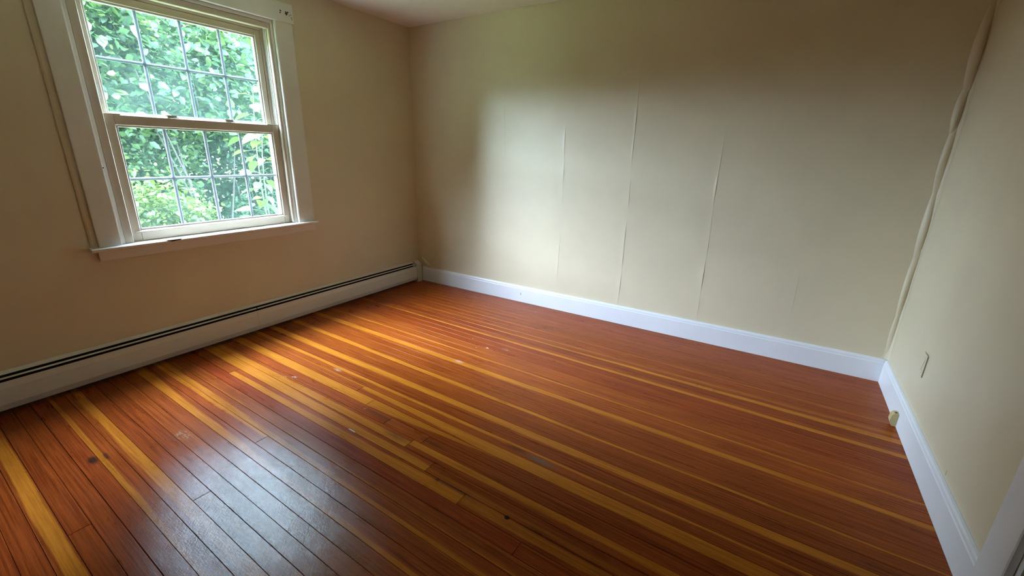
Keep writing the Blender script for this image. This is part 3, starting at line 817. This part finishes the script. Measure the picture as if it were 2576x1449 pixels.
# ------------------------------------------------------------------ outside: ground and greenery
GZ = -0.75
m = MB(); m.box(-13.0, -T - .02, -40, 40, GZ - .1, GZ)
structure(m.build('ground', M['lawn']), 'lawn outside the window', 'ground')
m = MB(); m.box(-70.0, -13.0, -60, 60, GZ - .1, GZ + .01)
structure(m.build('pavement_1', M['drive']), 'pale concrete drive beyond the shrubs', 'pavement')
m = MB(); m.box(-T - .019, -T - .001, YF - 1.5, WY0 - .0, GZ, H + .4); m.box(-T - .019, -T - .001, WY1, 1.5, GZ, H + .4)
m.box(-T - .019, -T - .001, WY0, WY1, GZ, WZ0); m.box(-T - .019, -T - .001, WY0, WY1, WZ1, H + .4)
structure(m.build('wall_outside', M['siding']), 'grey outer siding around the window', 'wall')

def leaf_arrays(cent, normal_up, size, rng, ratio=0.62, droop=0.35):
    """one folded, pointed leaf (two quads) per centre"""
    n = len(cent)
    d = rng.normal(size=(n, 3)); d[:, 2] *= 0.55; d[:, 2] -= droop
    d /= np.linalg.norm(d, axis=1)[:, None]
    u = rng.normal(size=(n, 3)) * 0.55; u[:, 2] += normal_up; u[:, 0] += 0.45
    s = np.cross(d, u); s /= np.linalg.norm(s, axis=1)[:, None]
    nn = np.cross(s, d)
    L = size * rng.uniform(0.6, 1.25, n)[:, None]; Wd = L * ratio * rng.uniform(.8, 1.15, n)[:, None]
    b = cent
    q = [b, b + d * L * .28 + s * Wd * .46 + nn * Wd * .10, b + d * L * .66 + s * Wd * .36 + nn * Wd * .06, b + d * L - nn * L * .06,
         b + d * L * .66 - s * Wd * .36 + nn * Wd * .06, b + d * L * .28 - s * Wd * .46 + nn * Wd * .10]
    v = np.stack(q, 1).reshape(-1, 3)
    i = np.arange(n)[:, None] * 6
    f = np.concatenate([i + np.array([[0, 1, 2, 3]]), i + np.array([[0, 3, 4, 5]])], 1).reshape(-1, 4)
    return v, f
def np_mesh(name, v, f, tint, mat):
    me = bpy.data.meshes.new(name)
    me.vertices.add(len(v)); me.vertices.foreach_set('co', v.astype(np.float32).ravel())
    me.loops.add(f.size); me.loops.foreach_set('vertex_index', f.astype(np.int32).ravel())
    me.polygons.add(len(f)); me.polygons.foreach_set('loop_start', np.arange(0, f.size, 4, dtype=np.int32))
    me.update(calc_edges=True)
    a = me.attributes.new('tint', 'FLOAT', 'POINT'); a.data.foreach_set('value', tint.astype(np.float32))
    me.materials.append(mat)
    return me
def shrub(name, label, cat, base, blobs, count, size, mat, seed, lim, group=None, stems=5, ratio=.62):
    """blobs: (dx, dy, z, rx, ry, rz) around the base; leaves sit in twig clusters over the blobs' outer shell"""
    rng = np.random.default_rng(seed)
    root = empty(name, base); tag(root, label, cat, group)
    vol = np.array([b[3] * b[4] + b[4] * b[5] + b[3] * b[5] for b in blobs]); share = vol / vol.sum()
    vs, fs, ts, off = [], [], [], 0
    for b, sh in zip(blobs, share):
        n = int(count * sh); nc = max(4, n // 9)
        dirs = rng.normal(size=(nc, 3)); dirs /= np.linalg.norm(dirs, axis=1)[:, None]
        rad = rng.uniform(0.45, 1.0, nc) ** 0.5 * (1 + 0.14 * np.sin(dirs[:, 1] * 7 + seed) + 0.10 * np.sin(dirs[:, 2] * 11 + dirs[:, 0] * 5))
        cc = np.array(b[:3]) + dirs * np.array(b[3:]) * rad[:, None]
        ci = rng.integers(0, nc, n)
        cent = cc[ci] + rng.normal(size=(n, 3)) * size * 1.5
        wx_, wy_ = cent[:, 0] + base[0], cent[:, 1] + base[1]; g_ = size * 1.15      # crowns stay clear of each other
        ok = (wx_ > lim[0] + g_) & (wx_ < lim[1] - g_) & (wy_ > lim[2] + g_) & (wy_ < lim[3] - g_) & (cent[:, 2] > .02)
        cent = cent[ok]; ci = ci[ok]; n = len(cent)
        v, f = leaf_arrays(cent, 1.0, size, rng, ratio)
        t = np.clip(rng.normal(.42, .16, n) + (rng.random(nc)[ci] - .5) * .5, 0, 1)
        vs.append(v); fs.append(f + off); ts.append(np.repeat(t, 6)); off += len(v)
    me = np_mesh('leaf_mass', np.concatenate(vs), np.concatenate(fs), np.concatenate(ts), mat)
    o = bpy.data.objects.new('leaf_mass', me); COL.objects.link(o); o.parent = root; o['kind'] = 'stuff'
    for i in range(stems):
        b = blobs[i % len(blobs)]
        tip = (b[0] + rng.uniform(-.5, .5) * b[3], b[1] + rng.uniform(-.5, .5) * b[4], b[2] + .3 * b[5])
        mid = (tip[0] * .45 + rng.uniform(-.1, .1), tip[1] * .45 + rng.uniform(-.1, .1), tip[2] * .5)
        mb = MB(); mb.tube([(rng.uniform(-.08, .08), rng.uniform(-.08, .08), -.02), mid, tip], [.014, .010, .004], 6); mb.build('stem', M['bark'], root)
    return root

shrub('yellow_green_shrub', 'bright yellow-green small-leaved shrub just outside, below the lower sash', 'shrub', (-2.4, -1.25, GZ),
      [(0, 0, 1.05, .36, .50, .55), (.05, -.25, 1.30, .30, .35, .45), (-.05, .30, 1.00, .32, .35, .45)], 7000, .058, M['leaf_yellow'], 3, (-2.78, -2.02, -1.85, -.72))
shrub('grape_vine', 'tangle of broad pale vine leaves hanging across the upper sash view', 'vine', (-3.2, -0.45, GZ),
      [(0, -.65, 2.75, .28, .50, .50), (.05, .05, 2.85, .28, .50, .50), (0, .65, 2.75, .28, .45, .55), (-.05, -.1, 3.35, .25, .9, .30), (.05, -.9, 3.25, .25, .4, .35)], 4600, .105, M['leaf_vine'], 6, (-3.52, -2.84, -1.75, .72), ratio=.8)
shrub('maple_shrub', 'mid-green bushy shrub behind the yellow-green one', 'shrub', (-4.3, -0.95, GZ),
      [(0, -.3, .8, .60, .9, .75), (0, -.2, 1.7, .60, .9, .7), (0, .4, 1.75, .60, .7, .8), (0, -.3, 2.5, .55, .9, .7), (.1, -.6, 3.2, .5, .8, .5), (0, .5, 2.9, .5, .6, .6)], 24000, .075, M['leaf_mid'], 4, (-4.98, -3.60, -2.02, -.06))
shrub('dark_shrub', 'dark blue-green shrub with pale daylight gaps at its foot', 'shrub', (-4.3, 0.65, GZ),
      [(0, 0, 2.35, .6, .75, .55), (.05, .5, 2.3, .6, .7, .6), (0, .1, .85, .55, .6, .50), (-.05, -.3, 3.05, .6, .8, .55), (0, .5, 3.1, .6, .7, .55)], 15000, .085, M['leaf_teal'], 5, (-4.98, -3.60, -.02, 1.42))
shrub('corner_hedge', 'loose mid-green hedge beside the dark shrub', 'hedge', (-4.3, 2.6, GZ),
      [(0, -.8, 1.3, .6, .8, 1.0), (0, .4, 1.4, .6, 1.0, 1.1), (0, -.6, 3.0, .6, .9, 1.0), (0, .5, 3.1, .6, .9, 1.0)], 12000, .095, M['leaf_mid'], 9, (-4.98, -3.60, 1.46, 3.9))
shrub('light_block_hedge', 'unseen mid-green hedge added past the maple shrub to block skylight', 'hedge', (-4.3, -3.6, GZ),  # out of view, added to block skylight beside the window view
      [(0, .9, 1.2, .6, .8, 1.0), (0, -.2, 1.2, .6, .8, 1.0), (0, -1.2, 1.2, .6, .8, 1.0), (0, .8, 2.5, .6, .9, .8), (0, -.3, 1.7, .55, .8, .7), (0, -1.3, 1.5, .55, .7, .6)], 12000, .10, M['leaf_mid'], 10, (-4.98, -3.60, -5.65, -2.06))
shrub('tall_tree', 'tall dense tree closing the view behind the maple shrub', 'tree', (-6.1, -1.4, GZ),
      [(0, -.4, 2.0, .9, 1.1, 1.6), (0, .6, 2.0, .9, 1.1, 1.6), (0, -.3, 4.2, .9, 1.1, 1.5), (0, .5, 4.4, .9, 1.2, 1.6), (0, .2, 6.4, .9, 1.2, 1.3), (0, .6, 6.6, .8, 1.0, 1.3), (0, .2, 8.6, .8, 1.3, 1.4)], 42000, .14, M['leaf_teal'], 8, (-7.1, -5.06, -3.05, .28), stems=7)
shrub('tall_tree', 'tall dense tree closing the view behind the dark shrub', 'tree', (-6.1, 2.2, GZ),
      [(0, -.9, 2.0, .9, 1.1, 1.6), (0, .8, 2.0, .9, 1.2, 1.6), (0, -.9, 4.2, .9, 1.1, 1.5), (0, .8, 4.4, .9, 1.2, 1.6), (0, -.6, 6.4, .9, 1.2, 1.3), (0, .8, 6.2, .8, 1.0, 1.2), (0, -.3, 8.6, .8, 1.3, 1.4)], 42000, .14, M['leaf_teal'], 18, (-7.1, -5.06, .34, 4.4), stems=7)
shrub('light_block_round_tree', 'unseen round tree added past the lawn hedge to block low skylight', 'tree', (-6.1, -5.6, GZ),  # unseen tree, its height set by how much low sky it hides
      [(0, .9, 1.4, .9, 1.0, 1.3), (0, -.6, 1.4, .9, 1.0, 1.3), (0, .9, 2.2, .9, 1.0, .8), (0, -.5, 2.1, .9, 1.0, .8)], 15000, .14, M['leaf_mid'], 28, (-7.1, -5.06, -7.5, -3.6), stems=5)
shrub('light_block_bush', 'unseen broad bush added past the round tree to narrow the sky gap', 'shrub', (-6.3, -8.2, GZ),  # unseen bush added to close one side of the sky gap
      [(0, .1, 1.3, .9, .7, 1.3), (0, -.2, 1.3, .9, .7, 1.3), (0, 0, 2.2, .9, .7, .9)], 13000, .16, M['leaf_mid'], 29, (-7.4, -5.25, -8.75, -7.55), stems=5)
shrub('light_block_yard_tree', 'unseen tree added near the house wall to cut sidelong skylight', 'tree', (-3.2, -9.8, GZ),  # unseen tree added to cut skylight along the house wall
      [(0, 0, 1.8, 1.7, 1.4, 1.7), (0, 0, 3.6, 1.7, 1.4, 1.6), (.2, 0, 5.2, 1.4, 1.3, 1.3)], 30000, .17, M['leaf_mid'], 38, (-4.85, -1.3, -11.6, -8.0), stems=5)
shrub('light_block_corner_tree', 'unseen tall tree added past the loose hedge to make the skylight directional', 'tree', (-4.2, 6.4, GZ),  # unseen tree added so the skylight comes mostly from the other side
      [(0, -.8, 2.0, 1.6, 1.2, 1.8), (0, .8, 2.0, 1.6, 1.2, 1.8), (0, -.6, 4.8, 1.6, 1.2, 1.7), (0, .8, 4.8, 1.6, 1.2, 1.7), (0, 0, 7.2, 1.5, 1.5, 1.5)], 24000, .17, M['leaf_mid'], 68, (-6.2, -2.2, 4.5, 8.6), stems=5)
shrub('light_block_treeline', 'unseen low treeline added to block the sky near the horizon', 'tree', (-13.0, -19.0, GZ),  # unseen obstacle added to hide the lowest sky
      [(-4, 3, 1.8, 3.0, 3.0, 2.6), (0, 0, 2.0, 3.0, 3.0, 2.6), (4, -2, 1.8, 3.0, 3.0, 2.6), (8, -4, 1.8, 3.0, 3.0, 2.6)], 14000, .40, M['leaf_teal'], 48, (-23, 0, -30, -12), stems=4)

shrub('privet_hedge', 'dense clipped hedge far behind the tall trees', 'hedge', (-8.0, 0.6, GZ),
      [(0, dy, z, .5, 1.1, .65) for dy in (-3.2, -1.6, 0, 1.6, 3.2) for z in (.65, 2.5, 3.5)], 24000, .16, M['leaf_mid'], 58, (-8.7, -7.2, -4.4, 5.6), stems=5)

# a stalk with big separate leaves close to the glass
def broad_leaf_mesh(mat, tint, seed):
    rng = random.Random(seed)
    out = [(0, 0), (.02, .10), (.05, .18), (.16, .26), (.32, .29), (.50, .25), (.68, .17), (.84, .08), (1.0, 0)]
    v = []; f = []
    for i, (x, y) in enumerate(out):
        z = -.22 * x * x
        v += [(x, y, z + .22 * y), (x, 0, z), (x, -y, z + .22 * y)]
    for i in range(len(out) - 1):
        a = i * 3
        f += [(a, a + 3, a + 4, a + 1), (a + 1, a + 4, a + 5, a + 2)]
    mb = MB(); mb.add(v, f); me = mb.mesh('leaf', mat, True)
    at = me.attributes.new('tint', 'FLOAT', 'POINT'); at.data.foreach_set('value', [tint] * len(me.vertices))
    return me
LEAVES = [broad_leaf_mesh(M['leaf_broad'], t, i) for i, t in enumerate((.25, .45, .62, .95))]
def broad_plant(label, base, top, n, size, seed, lean=(0, 0), spread=.30, light=.2):
    rng = random.Random(seed); b = Vector(base)
    root = empty('broad_leaf_plant', base); tag(root, label, 'plant')
    hgt = top - base[2]
    pts = [(lean[0] * t * t + .04 * math.sin(5 * t + seed), lean[1] * t * t + .04 * math.cos(4 * t), hgt * t) for t in [i / 8 for i in range(9)]]
    mb = MB(); mb.tube(pts, [.014 - .0012 * i for i in range(9)], 6); mb.build('stalk', M['stalk'], root)
    for i in range(n):
        t = .28 + .72 * (i + rng.random()) / n
        k = min(7, int(t * 8)); p = Vector(pts[k]).lerp(Vector(pts[k + 1]), t * 8 - k)
        a = i * 2.4 + rng.uniform(-.5, .5)
        rad = rng.uniform(.05, spread) * (1.15 - .5 * t)
        q = p + Vector((math.cos(a) * rad, math.sin(a) * rad, rng.uniform(-.02, .06)))
        mi = 3 if rng.random() < light else rng.randrange(3)
        o = bpy.data.objects.new('leaf', LEAVES[mi]); COL.objects.link(o); o.parent = root
        o.location = q; s = size * rng.uniform(.7, 1.2); o.scale = (s, s, s)
        o.rotation_euler = (rng.uniform(-.5, .5), rng.uniform(-.1, .75), a + rng.uniform(-.5, .5))
        mb = MB(); mb.tube([p, (p + q) / 2 + Vector((0, 0, .015)), q], .0035, 5); mb.build('leaf_stalk', M['stalk'], root)
    return root
broad_plant('tall stalk of big heart-shaped leaves close outside the lower sash, toward the room corner', (-1.55, -0.62, GZ), 1.50, 34, .17, 1, (.03, .05), .22)
broad_plant('slimmer stalk of big leaves topped with lime-green young leaves', (-2.2, -0.30, GZ), 1.95, 30, .18, 2, (.0, .05), .22, light=.3)
broad_plant('overhanging stalk whose lime-green leaves dangle outside the upper sash', (-2.55, 0.35, GZ), 2.75, 34, .20, 3, (.05, -.05), .24, light=.35)
